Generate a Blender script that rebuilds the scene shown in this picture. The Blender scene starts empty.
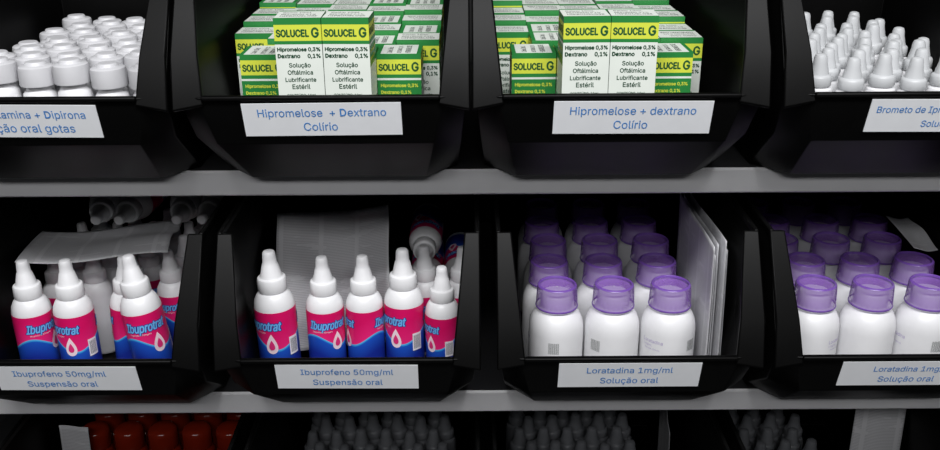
import bpy, math, random, os
from mathutils import Matrix, Euler, Vector
random.seed(7)
scene = bpy.context.scene
COL = scene.collection
ZC = 1.6
try:
    scene.view_settings.view_transform = 'Standard'
except Exception:
    pass
FONT = None
try:
    FONT = bpy.data.fonts.load(os.path.join(bpy.utils.system_resource('DATAFILES'), 'fonts', 'Inter.woff2'))
except Exception:
    pass

def lin(c):
    return tuple(((v/255)/12.92 if v/255 <= .04045 else ((v/255+.055)/1.055)**2.4) for v in c)+(1,)

# ---------------------------------------------------------------- materials
def mat(name, rgb, rough=.5, metal=0, var=.06, scale=60, bump=0, trans=0, bscale=2500, alpha=1, spec=.5):
    m = bpy.data.materials.new(name); m.use_nodes = True
    nt = m.node_tree; b = nt.nodes['Principled BSDF']
    tc = nt.nodes.new('ShaderNodeTexCoord'); n = nt.nodes.new('ShaderNodeTexNoise')
    n.inputs['Scale'].default_value = scale
    nt.links.new(tc.outputs['Object'], n.inputs['Vector'])
    r = nt.nodes.new('ShaderNodeValToRGB')
    c = lin(rgb)
    r.color_ramp.elements[0].position = .3; r.color_ramp.elements[1].position = .7
    r.color_ramp.elements[0].color = tuple(v*(1-var) for v in c[:3])+(1,)
    r.color_ramp.elements[1].color = tuple(min(1, v*(1+var)) for v in c[:3])+(1,)
    nt.links.new(n.outputs['Fac'], r.inputs['Fac'])
    nt.links.new(r.outputs['Color'], b.inputs['Base Color'])
    b.inputs['Roughness'].default_value = rough
    b.inputs['Metallic'].default_value = metal
    b.inputs['Transmission Weight'].default_value = trans
    b.inputs['Alpha'].default_value = alpha
    b.inputs['Specular IOR Level'].default_value = spec
    if bump:
        n2 = nt.nodes.new('ShaderNodeTexNoise'); n2.inputs['Scale'].default_value = bscale
        nt.links.new(tc.outputs['Object'], n2.inputs['Vector'])
        bp = nt.nodes.new('ShaderNodeBump'); bp.inputs['Strength'].default_value = bump
        bp.inputs['Distance'].default_value = .0001
        nt.links.new(n2.outputs['Fac'], bp.inputs['Height'])
        nt.links.new(bp.outputs['Normal'], b.inputs['Normal'])
    return m

M_BIN = mat('black_plastic', (5, 5, 5), .44, bump=.1, var=.1, spec=.12)
M_SHELF = mat('grey_painted_steel', (240, 240, 242), .40, 0, var=.03, scale=25)
M_SHELFSHADE = mat('shelf_steel_painted_shade', (48, 48, 50), .6)  # bare shelf steel, with the shade between the bins put into its colour
M_WALL = mat('dark_wall', (10, 10, 11), .8)
M_FLOOR = mat('floor_vinyl', (90, 90, 92), .5)
M_CARD = mat('label_paper', (232, 234, 237), .55, var=.02)
M_BLUE = mat('blue_ink', (70, 134, 204), .6)
M_WHITE = mat('white_plastic', (230, 230, 232), .38, var=.02)
M_CAPW = mat('white_cap_plastic', (234, 234, 236), .35, var=.02)
M_CAPM = mat('matt_white_cap_plastic', (206, 206, 209), .42, var=.03)
M_CAPG = mat('offwhite_cap_plastic', (196, 198, 200), .4, var=.02)
M_WHITESHADE = mat('white_plastic_painted_shade', (116, 118, 122), .4, var=.03)  # white bottles of the lowest row, their shadow put into the grey
M_PURPLE = mat('lilac_translucent_plastic', (156, 112, 202), .2, var=.03, alpha=.54)
M_PURRIM = mat('purple_rim_plastic', (122, 82, 176), .25, var=.03, alpha=.80)
M_GREEN = mat('carton_green', (38, 126, 58), .45, var=.03)
M_LIME = mat('carton_lime', (208, 216, 70), .45, var=.03)
M_CWHITE = mat('carton_white', (220, 226, 218), .5, var=.02)
M_INK = mat('dark_ink', (40, 56, 48), .6)
M_DGREEN = mat('dark_green_ink', (10, 80, 38), .6)
M_GINK = mat('green_text_ink', (14, 66, 40), .6)
M_PINKINK = mat('pink_ink', (226, 50, 124), .5)
M_WINK = mat('white_ink', (240, 236, 245), .5)
M_PALE = mat('pale_pink_ink', (248, 226, 236), .5)
M_BRAND = mat('deep_blue_ink', (26, 44, 136), .5)
M_SKY = mat('cyan_ink', (112, 182, 240), .5)
M_PURINK = mat('faint_purple_ink', (176, 164, 204), .6)
M_AMBER = mat('dark_red_plastic', (140, 38, 16), .15, var=.1)
M_AMBERCAP = mat('red_cap_plastic', (136, 36, 16), .15)

def label_mat():
    m = bpy.data.materials.new('pink_blue_label'); m.use_nodes = True
    nt = m.node_tree; b = nt.nodes['Principled BSDF']; b.inputs['Roughness'].default_value = .35
    tc = nt.nodes.new('ShaderNodeTexCoord'); s = nt.nodes.new('ShaderNodeSeparateXYZ')
    nt.links.new(tc.outputs['Object'], s.inputs[0])
    def M(op, a, bb=0):
        n = nt.nodes.new('ShaderNodeMath'); n.operation = op
        for i, v in enumerate((a, bb)):
            if isinstance(v, (int, float)): n.inputs[i].default_value = v
            else: nt.links.new(v, n.inputs[i])
        return n.outputs[0]
    an = M('ARCTAN2', s.outputs['X'], M('MULTIPLY', s.outputs['Y'], -1.0))
    wv = M('MULTIPLY', M('SINE', M('MULTIPLY', an, 2.0)), -.0065)
    d = M('SUBTRACT', M('SUBTRACT', s.outputs['Z'], .0465), wv)
    f = M('ADD', M('MULTIPLY', d, 20.0), .5)
    r = nt.nodes.new('ShaderNodeValToRGB'); r.color_ramp.interpolation = 'LINEAR'
    e = r.color_ramp.elements
    e[0].position = 0.1; e[0].color = lin((22, 42, 142))
    e[1].position = .44; e[1].color = lin((30, 84, 194))
    for p, c in ((.46, (50, 150, 226)), (.49, (96, 190, 240)), (.5, (236, 40, 122)), (.9, (220, 20, 100))):
        q = e.new(p); q.color = lin(c)
    nt.links.new(f, r.inputs['Fac']); nt.links.new(r.outputs['Color'], b.inputs['Base Color'])
    return m
M_LABEL = label_mat()

def leaflet_mat():
    m = bpy.data.materials.new('printed_leaflet_paper'); m.use_nodes = True
    nt = m.node_tree; b = nt.nodes['Principled BSDF']; b.inputs['Roughness'].default_value = .6
    tc = nt.nodes.new('ShaderNodeTexCoord')
    s = nt.nodes.new('ShaderNodeSeparateXYZ'); nt.links.new(tc.outputs['Object'], s.inputs[0])
    def M(op, a, bb=0, cc=0):
        n = nt.nodes.new('ShaderNodeMath'); n.operation = op
        for i, v in enumerate((a, bb, cc)):
            if isinstance(v, (int, float)): n.inputs[i].default_value = v
            else: nt.links.new(v, n.inputs[i])
        return n.outputs[0]
    ln = M('LESS_THAN', M('FRACT', M('MULTIPLY', s.outputs['Z'], 560.0)), .5)
    n4 = nt.nodes.new('ShaderNodeTexNoise'); n4.inputs['Scale'].default_value = 1
    mp = nt.nodes.new('ShaderNodeMapping'); mp.inputs['Scale'].default_value = (22, 0, 110)
    nt.links.new(tc.outputs['Object'], mp.inputs['Vector']); nt.links.new(mp.outputs['Vector'], n4.inputs['Vector'])
    para = M('GREATER_THAN', n4.outputs['Fac'], .38)
    gut = M('GREATER_THAN', M('FRACT', M('ADD', M('MULTIPLY', s.outputs['X'], 26.0), .5)), .12)
    ink = M('MULTIPLY', M('MULTIPLY', ln, para), M('MULTIPLY', gut, .28))
    mx = nt.nodes.new('ShaderNodeMix'); mx.data_type = 'RGBA'
    mx.inputs[6].default_value = lin((226, 226, 229)); mx.inputs[7].default_value = lin((80, 80, 88))
    nt.links.new(ink, mx.inputs[0]); nt.links.new(mx.outputs[2], b.inputs['Base Color'])
    return m
M_LEAF = leaflet_mat()

# ---------------------------------------------------------------- mesh builder
class MB:
    def __init__(s): s.v = []; s.f = []; s.m = []; s.sm = []; s.mats = []
    def mi(s, m):
        if m not in s.mats: s.mats.append(m)
        return s.mats.index(m)
    def add(s, vs, fs, m, smooth=False):
        o = len(s.v); k = s.mi(m); s.v += [tuple(v) for v in vs]
        for f in fs: s.f.append([i+o for i in f]); s.m.append(k); s.sm.append(smooth)
    def box(s, x0, x1, y0, y1, z0, z1, m):
        vs = [(x, y, z) for z in (z0, z1) for y in (y0, y1) for x in (x0, x1)]
        s.add(vs, [(0, 2, 3, 1), (4, 5, 7, 6), (0, 1, 5, 4), (2, 6, 7, 3), (0, 4, 6, 2), (1, 3, 7, 5)], m)
    def lathe(s, prof, m, seg=28, rib=None, caps=True):
        vs = []; fs = []
        for r, z in prof:
            for i in range(seg):
                a = 2*math.pi*i/seg
                rr = r
                if rib and rib[0] <= z <= rib[1] and i % 2: rr = r-rib[2]
                vs.append((rr*math.cos(a), rr*math.sin(a), z))
        n = len(prof)
        for j in range(n-1):
            for i in range(seg):
                k = (i+1) % seg
                fs.append((j*seg+i, j*seg+k, (j+1)*seg+k, (j+1)*seg+i))
        if caps:
            fs.append(tuple(reversed(range(seg)))); fs.append(tuple((n-1)*seg+i for i in range(seg)))
        s.add(vs, fs, m, True)
    def build(s, name):
        me = bpy.data.meshes.new(name); me.from_pydata(s.v, [], s.f)
        for m in s.mats: me.materials.append(m)
        me.polygons.foreach_set('material_index', s.m)
        me.polygons.foreach_set('use_smooth', s.sm)
        me.update()
        try: me.set_sharp_from_angle(angle=math.radians(38))
        except Exception: pass
        return me

_raw = {}
def raw_geo(t):
    if t in _raw: return _raw[t]
    cu = bpy.data.curves.new('t', 'FONT'); cu.body = t; cu.size = 1; cu.resolution_u = 3
    if FONT: cu.font = FONT
    ob = bpy.data.objects.new('t', cu); COL.objects.link(ob)
    bpy.context.view_layer.update()
    dg = bpy.context.evaluated_depsgraph_get()
    me = bpy.data.meshes.new_from_object(ob.evaluated_get(dg))
    vs = [(v.co.x, v.co.y) for v in me.vertices]; fs = [tuple(p.vertices) for p in me.polygons]
    bpy.data.objects.remove(ob); bpy.data.curves.remove(cu); bpy.data.meshes.remove(me)
    _raw[t] = (vs, fs)
    return _raw[t]
def glyph(ch):
    vs, fs = raw_geo(ch)
    if ch != 'D': return vs, fs
    x0 = min(v[0] for v in vs); x1 = max(v[0] for v in vs); h = max(v[1] for v in vs)
    W = x1-x0; s = .085; rr = h/2
    def loop(i):
        o = [(i, i)]
        bx = W-rr*.92
        for k in range(13):
            a = -math.pi/2+math.pi*k/12
            o.append((bx+(rr*.92-i)*math.cos(a), h/2+(h/2-i)*math.sin(a)))
        o.append((i, h-i)); return o
    A, B = loop(0), loop(s); n = len(A)
    V = [(x0+x, y) for x, y in A+B]
    F = [(i, (i+1) % n, n+(i+1) % n, n+i) for i in range(n)]
    return V, F
_tc = {}
def text_geo(t):
    """lettering laid out one character at a time, so each glyph is filled on its own"""
    if t in _tc: return _tc[t]
    V = []; F = []
    for i, ch in enumerate(t):
        if ch == ' ': continue
        px = max(v[0] for v in raw_geo(t[:i+1])[0])
        vs, fs = glyph(ch)
        dx = px-max(v[0] for v in vs)
        o = len(V)
        V += [(x+dx, y) for x, y in vs]; F += [tuple(k+o for k in f) for f in fs]
    x0 = min(v[0] for v in V); x1 = max(v[0] for v in V)
    V = [((v[0]-x0)/(x1-x0), v[1]/(x1-x0)) for v in V]
    _tc[t] = (V, F)
    return _tc[t]
def shifts(b):
    return [(0, 0)] if not b else [(b, 0), (-b, 0), (0, b), (0, -b)]
def ring(b): return [(b*math.cos(k*math.pi/4), b*math.sin(k*math.pi/4)) for k in range(8)]
def flat_text(mb, t, x0, z, width, m, y, bold=0.0, hs=1.0, rotz=0):
    vs, fs = text_geo(t)
    for k, (sx, sz) in enumerate(shifts(bold)):
        out = []
        for a, b in vs:
            p = Vector((x0+a*width+sx, y-k*.00001, z+b*width*hs+sz))
            p.rotate(Euler((0, 0, rotz))); out.append(p)
        mb.add(out, fs, m)
def wrap_text(mb, t, z, width, r, m, hs=1.0, a0=0, shear=0, sh=((0, 0),)):
    vs, fs = text_geo(t)
    for k, (sx, sz) in enumerate(sh):
        out = []
        for a, b in vs:
            an = ((a-.5)*width+shear*b*width*hs+sx)/r+a0
            out.append(((r+k*1e-5)*math.sin(an), -(r+k*1e-5)*math.cos(an), z+b*width*hs+sz))
        mb.add(out, fs, m)

# ---------------------------------------------------------------- object helpers
def obj(name, me, parent=None, loc=(0, 0, 0), rot=(0, 0, 0)):
    o = bpy.data.objects.new(name, me); COL.objects.link(o)
    o.location = loc; o.rotation_euler = rot
    if parent: o.parent = parent
    return o
def meta(o, label, cat, group=None):
    o['label'] = label; o['category'] = cat
    if group: o['group'] = group
def put(kind, loc, rot=(0, 0, 0), label=None, group=None, scale=1, skip=()):
    name, cat, parts, deflab = kind
    r = obj(name, None, None, (loc[0], loc[1], loc[2]+ZC), rot)
    r.empty_display_size = .01; r.scale = (scale,)*3
    meta(r, label or deflab, cat, group)
    for pn, me in parts:
        if pn in skip: continue
        obj(pn, me, r)
    return r
def bevel(o, w, seg=2):
    b = o.modifiers.new('b', 'BEVEL'); b.width = w; b.segments = seg; b.limit_method = 'ANGLE'; b.angle_limit = math.radians(30)

# ---------------------------------------------------------------- structure + rack
SZ = [-.0435, -.280, -.5165, -.753]
b = MB(); b.box(-3, 3, .62, .66, 0, 2.6, M_WALL)
w = obj('wall_back', b.build('wall_back')); w['kind'] = 'structure'
b = MB(); b.box(-3, 3, -3, .62, -.05, 0, M_FLOOR)
w = obj('floor', b.build('floor')); w['kind'] = 'structure'

rack = obj('shelving_rack', None, None, (0, .1, 0))
meta(rack, 'grey painted steel shelving rack with folded shelf edges', 'shelving')
SY = .0986
for z in SZ[1:]+[-1.1]:
    m = MB(); T = .0245
    x0, x1 = -.66, .66
    prof = [(.46, 0), (.002, 0), (0, -.002), (0, -T+.0015), (.0015, -T), (.018, -T), (.018, -T+.0015), (.003, -T+.0015), (.003, -.003), (.46, -.003)]
    n = len(prof)
    vs = [(x, y, zz) for x in (x0, x1) for y, zz in prof]
    fs = [(i, (i+1) % n, n+(i+1) % n, n+i) for i in range(n)]
    fs = [tuple(reversed(f)) for f in fs]
    for k in (0, n):
        q = [(9, 8, 1, 0), (8, 2, 1), (8, 7, 3, 2), (7, 6, 5, 4), (7, 4, 3)]
        fs += [tuple(i+k for i in (f if k == 0 else reversed(f))) for f in q]
    m.add(vs, fs[1:8]+fs[10:], M_SHELF); m.add(vs, fs[:1]+fs[8:10], M_SHELFSHADE)
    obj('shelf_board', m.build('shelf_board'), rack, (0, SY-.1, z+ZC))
for x in (-.68, .68):
    for y in (SY-.0+.02, .54):
        m = MB(); m.box(-.02, .02, -.02, .02, 0, 2.1, M_SHELF); m.box(-.03, .03, -.03, .03, 0, .006, M_SHELF)
        for i in range(40): m.box(-.004, .004, -.0204, -.0199, .06+i*.05, .085+i*.05, M_WALL)
        obj('upright_post', m.build('upright_post'), rack, (x, y-.1, 0))

# ---------------------------------------------------------------- bins
YB = .385
def bin_body():
    R = [(0, .078, .080, .106, .112), (.052, .088, .012, .111, .034), (.0935, .097, 0, .1155, .008)]
    vs = []
    for z, a, yf, bb, yb in R:
        c = bb
        vs += [(-a, yf, z), (a, yf, z), (bb, yb, z), (c, YB, z), (-c, YB, z), (-bb, yb, z)]
    o = len(vs)
    vs += [(.1165, .06, .19), (.1165, YB, .19), (-.1165, YB, .19), (-.1165, .06, .19)]
    fs = [tuple(reversed(range(6)))]
    for k in (0, 6):
        for i in range(6):
            j = (i+1) % 6
            fs.append((k+i, k+j, k+6+j, k+6+i))
    fs += [(14, 15, o+1, o), (15, 16, o+2, o+1), (16, 17, o+3, o+2)]
    m = MB(); m.add(vs, fs, M_BIN)
    return m.build('bin_body')
def bin_post(s):
    m = MB()
    pts = [(.0925, -.001, .088), (.118, -.001, .083), (.1178, .010, .125), (.1178, .056, .192), (.104, .056, .192), (.0965, .012, .125)]
    bk = [(x*.998, y+.004, z-.002) for x, y, z in pts]
    vs = [(s*x, y, z) for x, y, z in pts+bk]
    n = 6
    fs = [(0, 1, 2, 5), (5, 2, 3, 4), (6, 11, 8, 7), (11, 10, 9, 8)]
    fs += [(i, n+i, n+(i+1) % n, (i+1) % n) for i in range(n)]
    if s < 0: fs = [tuple(reversed(f)) for f in fs]
    m.add(vs, fs, M_BIN)
    return m.build('front_flange')
def bin_lip():
    m = MB(); m.box(-.094, .094, -.0022, .0035, .0912, .0952, M_BIN)
    return m.build('front_lip')
def bin_rim():
    m = MB()
    for s in (-1, 1):
        a, c = sorted((s*.1135, s*.1178)); m.box(a, c, .056, YB, .186, .1925, M_BIN)
    m.box(-.1178, .1178, YB-.004, YB+.002, .186, .1925, M_BIN)
    return m.build('top_rim')
BB, BPL, BPR, BL, BR = bin_body(), bin_post(-1), bin_post(1), bin_lip(), bin_rim()

def make_bin(x, row, lab, card=None, y=0):
    r = obj('storage_bin', None, None, (x, y, SZ[row]+ZC+.0003))
    r.empty_display_size = .02
    meta(r, lab, 'storage bin', 'black picking bins on the shelves')
    o = obj('bin_body', BB, r); s = o.modifiers.new('s', 'SOLIDIFY'); s.thickness = .0028; s.offset = -1; bevel(o, .0012)
    for me in (BPL, BPR): bevel(obj('front_flange', me, r), .0014)
    bevel(obj('front_lip', BL, r), .0015, 3); bevel(obj('top_rim', BR, r), .0012)
    if card:
        dx, rz, lines, tint = card
        m = MB(); W, H = .1262, .0300
        m.box(-W/2, W/2, -.0004, .0002, -H/2, H/2, M_CARD)
        for t, x0, z, wd in lines: flat_text(m, t, x0, z, wd, M_BLUE, -.0006, .00004, 1.08)
        c = obj('paper_label', m.build('paper_label'), r, (dx, .0040, .0748), (0, 0, 0))
        c.rotation_mode = 'QUATERNION'
        c.rotation_quaternion = (Matrix.Rotation(math.radians(16.1), 3, 'X') @ Matrix.Rotation(rz, 3, 'Y')).to_quaternion()
        c['label'] = 'white paper label with blue printed lettering'
    return r

z1, z2 = .0030, -.0100
lab_h = [('Hipromelose  + Dextrano', -.051, z1, .102), ('Colírio', -.0155, z2, .027)]
lab_i = [('Ibuprofeno 50mg/ml', -.041, z1, .082), ('Suspensão oral', -.031, z2, .062)]
lab_l = [('Loratadina 1mg/ml', -.038, z1, .076), ('Solução oral', -.0255, z2, .052)]
XU = [-.356, -.117, .120, .366]
XL = [-.357, -.109, .141, .386]
make_bin(XU[0], 1, 'black plastic bin filled with white-capped bottles', (-.002, .012, [('Escopolamina + Dipirona', -.045, z1, .098), ('Solução oral gotas', -.040, z2, .082)], 0))
make_bin(XU[1], 1, 'black plastic bin filled with green and white eye drop cartons', (0, -.006, lab_h, 0))
make_bin(XU[2], 1, 'black plastic bin filled with green and white eye drop cartons', (.010, .004, [('Hipromelose + dextrano', -.050, z1, .100), ('Colírio', -.0145, z2, .027)], 0))
make_bin(XU[3], 1, 'black plastic bin filled with white dropper bottles', (.0145, .006, [('Brometo de Ipratrópio', -.057, z1, .0745), ('Solução', -.0185, z2, .027)], 0))
make_bin(XL[0], 2, 'black plastic bin of pink and blue labelled dropper bottles', (-.002, .01, [('Ibuprofeno 50mg/ml', -.047, z1, .082), ('Suspensão oral', -.037, z2, .062)], 0))
make_bin(XL[1], 2, 'black plastic bin of pink and blue labelled dropper bottles', (-.001, .01, lab_i, 0))
make_bin(XL[2], 2, 'black plastic bin of white syrup bottles with purple cups', (0, 0, lab_l, 0))
make_bin(XL[3], 2, 'black plastic bin of white syrup bottles with purple cups', (.0055, 0, [('Loratadina 1mg/ml', -.034, z1, .070), ('Solução oral', -.0275, z2, .050)], 0))
XB = [-.357, -.109, .139, .386]
for i, t in enumerate(['dark red bottles', 'small white dropper bottles', 'small white dropper bottles', 'small white dropper bottles']):
    make_bin(XB[i], 3, 'black plastic bin in shadow holding '+t)

# ---------------------------------------------------------------- cartons
CW, CH = .038, .070
def carton():
    m = MB(); h = CW/2
    def band(face, z0, z1, mm):
        a = h
        q = {'f': [(-a, -a), (a, -a)], 'r': [(a, -a), (a, a)], 'b': [(a, a), (-a, a)], 'l': [(-a, a), (-a, -a)]}[face]
        (x0, y0), (x1, y1) = q
        m.add([(x0, y0, z0), (x1, y1, z0), (x1, y1, z1), (x0, y0, z1)], [(0, 1, 2, 3)], mm)
    for f in 'fb':
        band(f, 0, .002, M_GREEN); band(f, .002, .0492, M_CWHITE); band(f, .0492, .0520, M_GREEN)
        band(f, .0520, .0650, M_LIME); band(f, .0650, CH, M_GREEN)
    for f in 'rl':
        band(f, 0, .030, M_CWHITE); band(f, .030, .0470, M_GREEN); band(f, .0470, .0488, M_CWHITE)
        band(f, .0488, .0520, M_GREEN); band(f, .0520, .0650, M_LIME); band(f, .0650, CH, M_GREEN)
    a = h
    for y0, y1, mm in ((-a, -a+.0035, M_GREEN), (-a+.0035, a-.0035, M_CWHITE), (a-.0035, a, M_GREEN)):
        m.add([(-a, y0, CH), (a, y0, CH), (a, y1, CH), (-a, y1, CH)], [(0, 1, 2, 3)], mm)
    m.add([(-a, -a, 0), (-a, a, 0), (a, a, 0), (a, -a, 0)], [(0, 1, 2, 3)], M_CWHITE)
    e = -h-.00015
    for k in (0, math.pi, math.pi/2, -math.pi/2):
        flat_text(m, 'SOLUCEL', -.0172, .0555, .0260, M_DGREEN, e, .00036, 1.3, k)
        flat_text(m, 'G', .0112, .0550, .0055, M_DGREEN, e, .00042, 1.15, k)
    for k in (0, math.pi):
        for t, z, wd, bo in (('Hipromelose 0,3%', .0437, .0345, .00022), ('Dextrano     0,1%', .0382, .0345, .00022),
                             ('Solução', .0305, .0175, .00012), ('Oftálmica', .0245, .0205, .00012),
                             ('Lubrificante', .0185, .0250, .00012), ('Estéril', .0125, .0145, .00012),
                             ('CONTEÚDO: 10mL', .0062, .0240, .00006)):
            flat_text(m, t, -wd/2, z, wd, M_GINK, e, bo, 1, k)
    for k in (math.pi/2, -math.pi/2):
        flat_text(m, 'Hipromelose 0,3%', -.016, .0410, .032, M_LIME, e, .00015, 1, k)
        flat_text(m, 'Dextrano 0,1%', -.016, .0350, .026, M_LIME, e, .00015, 1, k)
    for t, x, y, wd in (('HIPROMELOSE', -.015, -.010, .030), ('DEXTRANO 0,1%', -.015, -.002, .028), ('Colírio 10mL', -.015, .006, .024)):
        vs, fs = text_geo(t)
        m.add([(x+p*wd, y+q*wd*1.5, CH+.00012) for p, q in vs], fs, M_INK)
    return m.build('carton')
CART = carton()
def put_carton(x, y, z, rz=0, rot=None, lab='green, lime and white eye drop carton with printed lettering', grp='eye drop cartons'):
    o = obj('medicine_carton', CART, None, (x, y, z+ZC), rot or (0, 0, rz))
    meta(o, lab, 'medicine box', grp); return o
FL = .0032
P = CW+.0008
for bx, cols, talls in ((XU[1], [-.200, -.1615, -.123, -.0845, -.046], [-.1385, -.0990]), (XU[2], [.037, .0755, .114, .1525, .191], [.0950, .1345])):
    zb = SZ[1]+FL
    grp = 'eye drop cartons in one bin'
    for ci, c in enumerate(cols):
        for k in range(3):
            put_carton(c, .115+k*.0715, zb+CW/2, rot=(-math.pi/2, 0, 0), lab='carton lying flat beneath the upright ones', grp=grp)
        for r in range(1, 6):
            if ci == 0 and r < 2: continue
            rz = random.choice([0, math.pi, 0, math.pi/2])+random.uniform(-.012, .012)
            put_carton(c+random.uniform(-.0001, .0001), .100+r*(P+.0010), zb+CW+.0006+.0020*(r-1)+random.uniform(0, .005), rz, lab='upright green and white eye drop carton in a packed row', grp=grp)
    mid = sum(talls)/2
    for c in (mid-.0590, mid-.0200, mid+.0190, mid+.0585):
        put_carton(c, .0985, zb+CW+.0004, math.pi/2+random.uniform(-.01, .01), lab='upright green eye drop carton standing at the front', grp=grp)
    put_carton(mid-CH/2, .0585, zb+CW+CW/2-.0005, rot=(0, math.pi/2, 0), lab='carton lying on its side under two raised cartons', grp=grp)
    for t, rr in zip(talls, (.02, -.03)):
        put_carton(t, .0575, zb+2*CW-.0002, rr, lab='raised upright carton showing its full printed front', grp=grp)

# ---------------------------------------------------------------- bottles
def K_dropper():
    a = MB(); a.lathe([(.0168, 0), (.0180, .0012), (.0184, .004), (.0184, .0765), (.0174, .0825), (.0150, .0875), (.0126, .0905), (.0113, .091), (.0113, .094)], M_WHITE)
    c = MB()
    c.lathe([(.0124, .0912), (.0132, .0922), (.0130, .1025), (.0122, .1038), (.0102, .1048), (.0093, .1068), (.0070, .1165), (.0063, .1175), (.0060, .1235), (.0056, .1270), (.0047, .1284), (.0026, .1290)], M_CAPW, 40, (.0922, .1025, .0004))
    l = MB(); seg = 48; r = .01858
    vs = []
    for z in (.010, .076):
        for i in range(seg):
            an = 2*math.pi*i/seg; vs.append((r*math.cos(an), r*math.sin(an), z))
    l.add(vs, [(i, (i+1) % seg, seg+(i+1) % seg, seg+i) for i in range(seg)], M_LABEL, True)
    for k in (0, math.pi):
        wrap_text(l, 'Ibuprotrat', .0590, .0370, r+.00018, M_BRAND, 1.5, k, .18, ring(.0010))
        wrap_text(l, 'Ibuprotrat', .0590, .0370, r+.0004, M_SKY, 1.5, k, .18, ring(.00036))
        wrap_text(l, 'Ibuprofeno 50mg/ml', .0555, .020, r+.00025, M_WINK, 1, k-.3)
        for sc, mm, off in ((1, M_PALE, .00022), (.5, M_PINKINK, .0005)):
            pts = []
            for i in range(24):
                t = 2*math.pi*i/24
                px = .0072*sc*math.sin(t)*math.sin(t/2)**1.2 if i else 0
                pz = .0100*sc*math.cos(t)
                an = k+.50+px/r
                pts.append(((r+off)*math.sin(an), -(r+off)*math.cos(an), .0455+pz-(1-sc)*.002))
            l.add(pts, [tuple(reversed(range(24)))], mm)
    def patch(a0, a1, z0, z1, off, mm):
        n = 6
        vv = [((r+off)*math.sin(a0+(a1-a0)*i/n), -(r+off)*math.cos(a0+(a1-a0)*i/n), z) for z in (z0, z1) for i in range(n+1)]
        l.add(vv, [(i, i+1, n+2+i, n+1+i) for i in range(n)], mm)
    patch(1.35, 1.85, .032, .050, .0006, M_WINK)
    for i in range(14): patch(1.40+i*.029, 1.40+i*.029+(.007, .014, .010)[i % 3], .034, .048, .0008, M_INK)
    return ('dropper_bottle', 'bottle', [('bottle_body', a.build('bottle_body')), ('dropper_cap', c.build('dropper_cap')), ('printed_label', l.build('printed_label'))],
            'white dropper bottle with a pink and blue label')
def K_syrup():
    a = MB(); a.lathe([(.025, 0), (.0265, .0015), (.0272, .005), (.0272, .062), (.0268, .068), (.0256, .0735), (.0232, .079), (.0198, .0828), (.0170, .0850), (.0155, .087), (.0155, .092)], M_WHITE, 40)
    R = .0274
    wrap_text(a, 'Loratadina', .0545, .022, R, M_PURINK, 1.1, 0)
    wrap_text(a, '1 mg/mL', .0505, .011, R, M_PURINK, 1.1, -.2)
    wrap_text(a, 'Xarope 100 mL', .0470, .017, R, M_PURINK, 1, 0)
    for i in range(18):
        an = 1.35+i*.022; wd = (.006, .011, .004)[i % 3]
        q = [(R*math.sin(t), -R*math.cos(t), z) for t, z in ((an, .046), (an+wd, .046), (an+wd, .058), (an, .058))]
        a.add(q, [(0, 1, 2, 3)], M_INK)
    s = MB(); s.lathe([(.0150, .0865), (.0158, .088), (.0158, .099), (.0145, .1005)], M_CAPW, 40, (.088, .099, .0004))
    c = MB()
    c.lathe([(.0206, .0880), (.0203, .0960), (.0197, .1070), (.0192, .1092)], M_PURPLE, 60, (.0885, .1075, .0010), caps=False)
    c.lathe([(.0192, .1092), (.0184, .1103), (.0174, .1106), (.0168, .1100), (.0166, .1082)], M_PURRIM, 48, caps=False)
    c.lathe([(.0166, .1075), (.0060, .1072), (.0010, .1072)], M_PURPLE, 48, caps=False)
    c.lathe([(.0202, .0868), (.0208, .0868), (.0211, .0876), (.0209, .0884), (.0203, .0886), (.0201, .0878), (.0202, .0868)], M_PURRIM, 40, caps=False)
    return ('syrup_bottle', 'bottle', [('bottle_body', a.build('bottle_body')), ('screw_cap', s.build('screw_cap')), ('dosing_cup', c.build('dosing_cup'))],
            'white syrup bottle topped with a translucent purple dosing cup')
def K_capped():
    a = MB(); a.lathe([(.0140, 0), (.0153, .002), (.0153, .060), (.0142, .067), (.0112, .0705), (.0112, .076)], M_WHITE, 24)
    c = MB(); c.lathe([(.0154, .0745), (.0159, .0755), (.0156, .0885), (.0150, .0908), (.0138, .0918), (.0098, .0924), (.0094, .0930), (.0090, .0946), (.0082, .0953), (.002, .0955)], M_CAPM, 60, (.0755, .0890, .0006))
    return ('capped_bottle', 'bottle', [('bottle_body', a.build('bottle_body')), ('screw_cap', c.build('screw_cap'))], 'small white bottle with a flat ridged white cap')
def K_small(capm, bodym):
    a = MB(); a.lathe([(.0120, 0), (.0133, .002), (.0133, .060), (.0120, .065), (.009, .067), (.009, .070)], bodym, 24)
    c = MB(); c.lathe([(.0104, .0675), (.0112, .0685), (.0112, .0755), (.0102, .077), (.0086, .078), (.0062, .088), (.0058, .0925), (.0047, .0952), (.0024, .0962)], capm, 28, (.0685, .0755, .0004))
    return ('dropper_bottle', 'bottle', [('bottle_body', a.build('bottle_body')), ('dropper_cap', c.build('dropper_cap'))], 'small white dropper bottle with a pointed cap')
def K_amber():
    a = MB(); a.lathe([(.016, 0), (.018, .002), (.0185, .005), (.0185, .100), (.018, .106), (.016, .110), (.0145, .112), (.0145, .116)], M_AMBER, 28)
    c = MB(); c.lathe([(.0162, .1125), (.0170, .1135), (.0168, .129), (.0158, .133), (.0135, .1355), (.0100, .1368), (.002, .1375)], M_AMBERCAP, 40, (.1135, .129, .0006))
    return ('amber_bottle', 'bottle', [('bottle_body', a.build('bottle_body')), ('screw_cap', c.build('screw_cap'))], 'glossy dark red bottle with a matching rounded cap')
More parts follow.
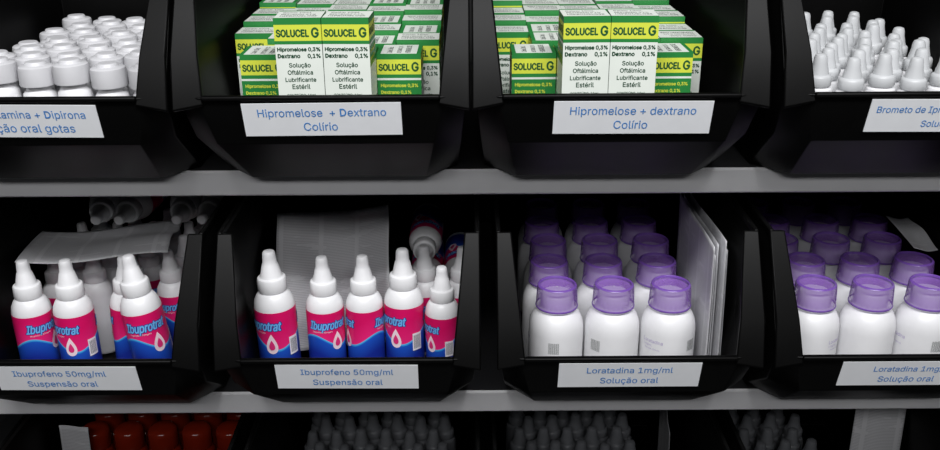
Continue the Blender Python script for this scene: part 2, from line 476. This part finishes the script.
DROP, SYR, CAPD, SMALL, SMALLD, AMB = K_dropper(), K_syrup(), K_capped(), K_small(M_CAPG, M_WHITE), K_small(M_WHITESHADE, M_WHITESHADE), K_amber()
U = random.uniform
fl = lambda r: SZ[r]+FL

for r in range(8):
    for c in range(1, 7):
        x = -.452+.0330*c-(.0155 if r % 2 else 0)+U(-.0003, .0003)
        if x > -.270 or x < -.438: continue
        put(CAPD, (x, .108+r*.0322+U(-.0002, .0002), fl(1)+U(0, .006)), (U(-.02, .02), U(-.02, .02), U(0, 6)), group='white-capped bottles in the upper bin')
for r in range(9):
    for c in range(6):
        x = .3150+.0278*c-(.011 if r % 2 else 0)+U(-.0003, .0003)
        if x > .4540: continue
        put(SMALL, (x, .108+r*.0280, fl(1)+U(0, .005)), (U(-.025, .025), U(-.025, .025), U(0, 6)), group='small dropper bottles in the upper bin')
for r in range(5):
    for i, x in enumerate((.0855, .1415, .1972)):
        put(SYR, (x+(U(-.0003, .0003)) - (.0035 if r % 2 else 0), .113+r*.0556, fl(2)), (0, 0, ((-1.7, -2.3, -.75)[i] if r == 0 else U(0, 6))), group='syrup bottles with purple cups in a bin')
for r in range(5):
    for i, x in enumerate((.3400, .3960, .4520)):
        put(SYR, (x+(.008 if r % 2 else 0)-.002*(r > 1), .113+r*.0556, fl(2)), (0, 0, ((.8, 2.6, -1.4)[i] if r == 0 else U(0, 6))), group='syrup bottles with purple cups in the end bin')
def lean(x, y, rz, s, t, G, lab=None):
    rr = put(DROP, (x-.12*t, y, fl(2)+.018*abs(t)), (0, 0, rz), scale=s, group=G, label=lab)
    if t:
        rr.rotation_mode = 'QUATERNION'
        rr.rotation_quaternion = (Matrix.Rotation(-t, 3, 'Y') @ Matrix.Rotation(rz, 3, 'Z')).to_quaternion()
G = 'pink-labelled dropper bottles in the middle bin'
lean(-.1920, .122, -.6, 1.11, .02, G)
lean(-.1475, .131, .25, 1.03, 0, G)
lean(-.1075, .133, 1.6, 1.03, .0, G, 'white dropper bottle turned to its side label')
lean(-.0675, .134, -.9, 1.08, 0, G)
lean(-.0285, .128, -1.2, .95, 0, G)
for x, y in ((-.0480, .1745), (-.0080, .1715)):
    put(DROP, (x, y, fl(2)), (0, 0, U(0, 6)), group=G, scale=.97)
for k in range(3):
    put(DROP, (-.050, .333, fl(2)+.020+k*.0375), (math.radians(90), 0, U(-.02, .02)), label='dropper bottle lying on its side with cap forward', group=G)
for k in range(2):
    put(DROP, (-.0118, .333, fl(2)+.020+k*.0375), (math.radians(90), 0, 0), label='dropper bottle lying on its side with cap forward', group=G)
G = 'pink-labelled dropper bottles in the end bin'
for a in ((-.4420, .126, 1.0, 1.03, 0), (-.3990, .124, -.5, 1.04, 0), (-.3560, .143, 1.4, 1.0, -.03), (-.3090, .120, .35, 1.08, .10)):
    lean(*a, G)
put(DROP, (-.2690, .142, fl(2)), (0, 0, 2), scale=.95, group=G)
for r in range(4):
    for c in range(5):
        put(DROP, (-.4400+c*.0405+(.005 if r % 2 else 0), .188+r*.0402, fl(2)), (0, 0, U(0, 6)), group=G, scale=.90, skip=(('printed_label',) if (r+c) % 3 else ()),
            label=('plain white dropper bottle without a visible label' if (r+c) % 3 else None))
for x, rz in ((-.418, .12), (-.370, -.06), (-.322, .05), (-.276, -.1)):
    put(DROP, (x, .347, fl(2)+.1375), (math.radians(90), 0, rz), label='dropper bottle lying on top of the upright ones', group=G)
for r in range(4):
    for c in range(5):
        put(AMB, (-.428+c*.0385+(.003 if r % 2 else 0), .185+r*.0385, fl(3)), (0, 0, U(0, 6)), group='dark red bottles in the lowest bin')
for r in range(5):
    for c in range(6):
        for x0, cm in ((-.190, 6), (.058, 5), (.298, 4)):
            if c < cm: put(SMALLD, (x0+c*.0290+(.012 if r % 2 else 0)+U(-.0008, .0008), .175+r*.0290, fl(3)), (0, 0, U(0, 6)), scale=U(.98, 1.04), label='small white dropper bottle coloured grey to stand in for shadow', group='small dropper bottles in the lowest bins')

# ---------------------------------------------------------------- leaflets
def leaflet(seed, W, H, curl, nx=24, nz=24, wob=.0, fold=0):
    m = MB(); vs = []
    for j in range(nz+1):
        for i in range(nx+1):
            u, v = i/nx-.5, j/nz
            y = curl*(math.sin(u*5+seed)-math.sin(seed))*.5+curl*v*v+wob*(u+.5)*math.sin(v*7+seed)
            y += fold*abs(((u+.5)*3) % 1-.5)
            vs.append((u*W, y, v*H))
    fs = [(j*(nx+1)+i, j*(nx+1)+i+1, (j+1)*(nx+1)+i+1, (j+1)*(nx+1)+i) for j in range(nz) for i in range(nx)]
    m.add(vs, fs, M_LEAF, True)
    return m.build('leaflet')
def put_leaf(seed, W, H, curl, loc, rot, lab, grp, wob=0, fold=0):
    o = obj('paper_leaflet', leaflet(seed, W, H, curl, wob=wob, fold=fold), None, (loc[0], loc[1], loc[2]+ZC), rot)
    s = o.modifiers.new('s', 'SOLIDIFY'); s.thickness = .0002
    meta(o, lab, 'leaflet', grp); return o
GL = 'printed leaflets tucked in the bins'
put_leaf(1.2, .120, .150, .040, (-.138, .170, fl(2)+.010), (math.radians(-26), math.radians(-5), .02), 'large curved white printed leaflet leaning behind dropper bottles', GL, .012, .005)
put_leaf(2.6, .150, .095, .008, (-.383, .150, fl(2)+.1225), (math.radians(-88), 0, .12), 'wide thin printed leaflet laid over the bottle tips', GL, .004)
for k in range(5):
    put_leaf(.2, .150, .150-.007*((k*2) % 3), .0022, (.2300+k*.0044, .160+.004*((k*2) % 5), fl(2)+.010), (0, math.radians(.6)*k, math.radians(90)),
             'folded printed leaflet standing on edge beside syrup bottles', GL)
put_leaf(1.2, .026, .080, .003, (.4790, .185, fl(2)+.1118), (math.radians(-84), 0, -.02), 'printed leaflet resting beside the dosing cups', GL, .002)
put_leaf(3, .034, .15, .002, (-.440, .150, fl(3)+.004), (math.radians(-3), 0, -.1), 'white leaflet standing beside dark red bottles', GL)
put_leaf(4, .12, .15, .002, (.224, .190, fl(3)+.004), (0, math.radians(2), math.radians(84)), 'white leaflet standing on edge in a bin', GL)
put_leaf(5, .056, .160, .006, (.4560, .165, fl(3)+.012), (math.radians(-10), math.radians(4), math.radians(-6)), 'large slanted white printed leaflet leaning in a bin', GL)

# ---------------------------------------------------------------- light, world, camera
def area(name, loc, target, sx, sy, e, col=(1, 1, 1)):
    l = bpy.data.lights.new(name, 'AREA'); l.shape = 'RECTANGLE'; l.size = sx; l.size_y = sy; l.energy = e; l.color = col
    o = bpy.data.objects.new(name, l); COL.objects.link(o); o.location = loc
    o.rotation_euler = (Vector(target)-Vector(loc)).to_track_quat('-Z', 'Y').to_euler()
area('ceiling_lamp', (.1, -.94, ZC+1.03), (0, .05, ZC-.30), 1.5, .24, 40, (.99, .99, 1))
area('frontal_fill_light', (-.2, -2.3, ZC+1.2), (0, .1, ZC-.35), 2.2, .4, 17, (.99, .99, 1))  # added frontal fill to lift the shelf edges, not an actual lamp
w = bpy.data.worlds.new('world'); scene.world = w; w.use_nodes = True
w.node_tree.nodes['Background'].inputs[0].default_value = (.95, .96, 1, 1)
w.node_tree.nodes['Background'].inputs[1].default_value = .01

cd = bpy.data.cameras.new('camera'); cam = bpy.data.objects.new('camera', cd); COL.objects.link(cam)
cd.sensor_width = 36; cd.lens = 36*950/940; cd.clip_start = .01
cam.matrix_world = Matrix.Translation((0, -.73, ZC)) @ Euler((math.radians(68), 0, 0)).to_matrix().to_4x4() @ Matrix.Rotation(math.radians(-.35), 4, 'Z')
scene.camera = cam
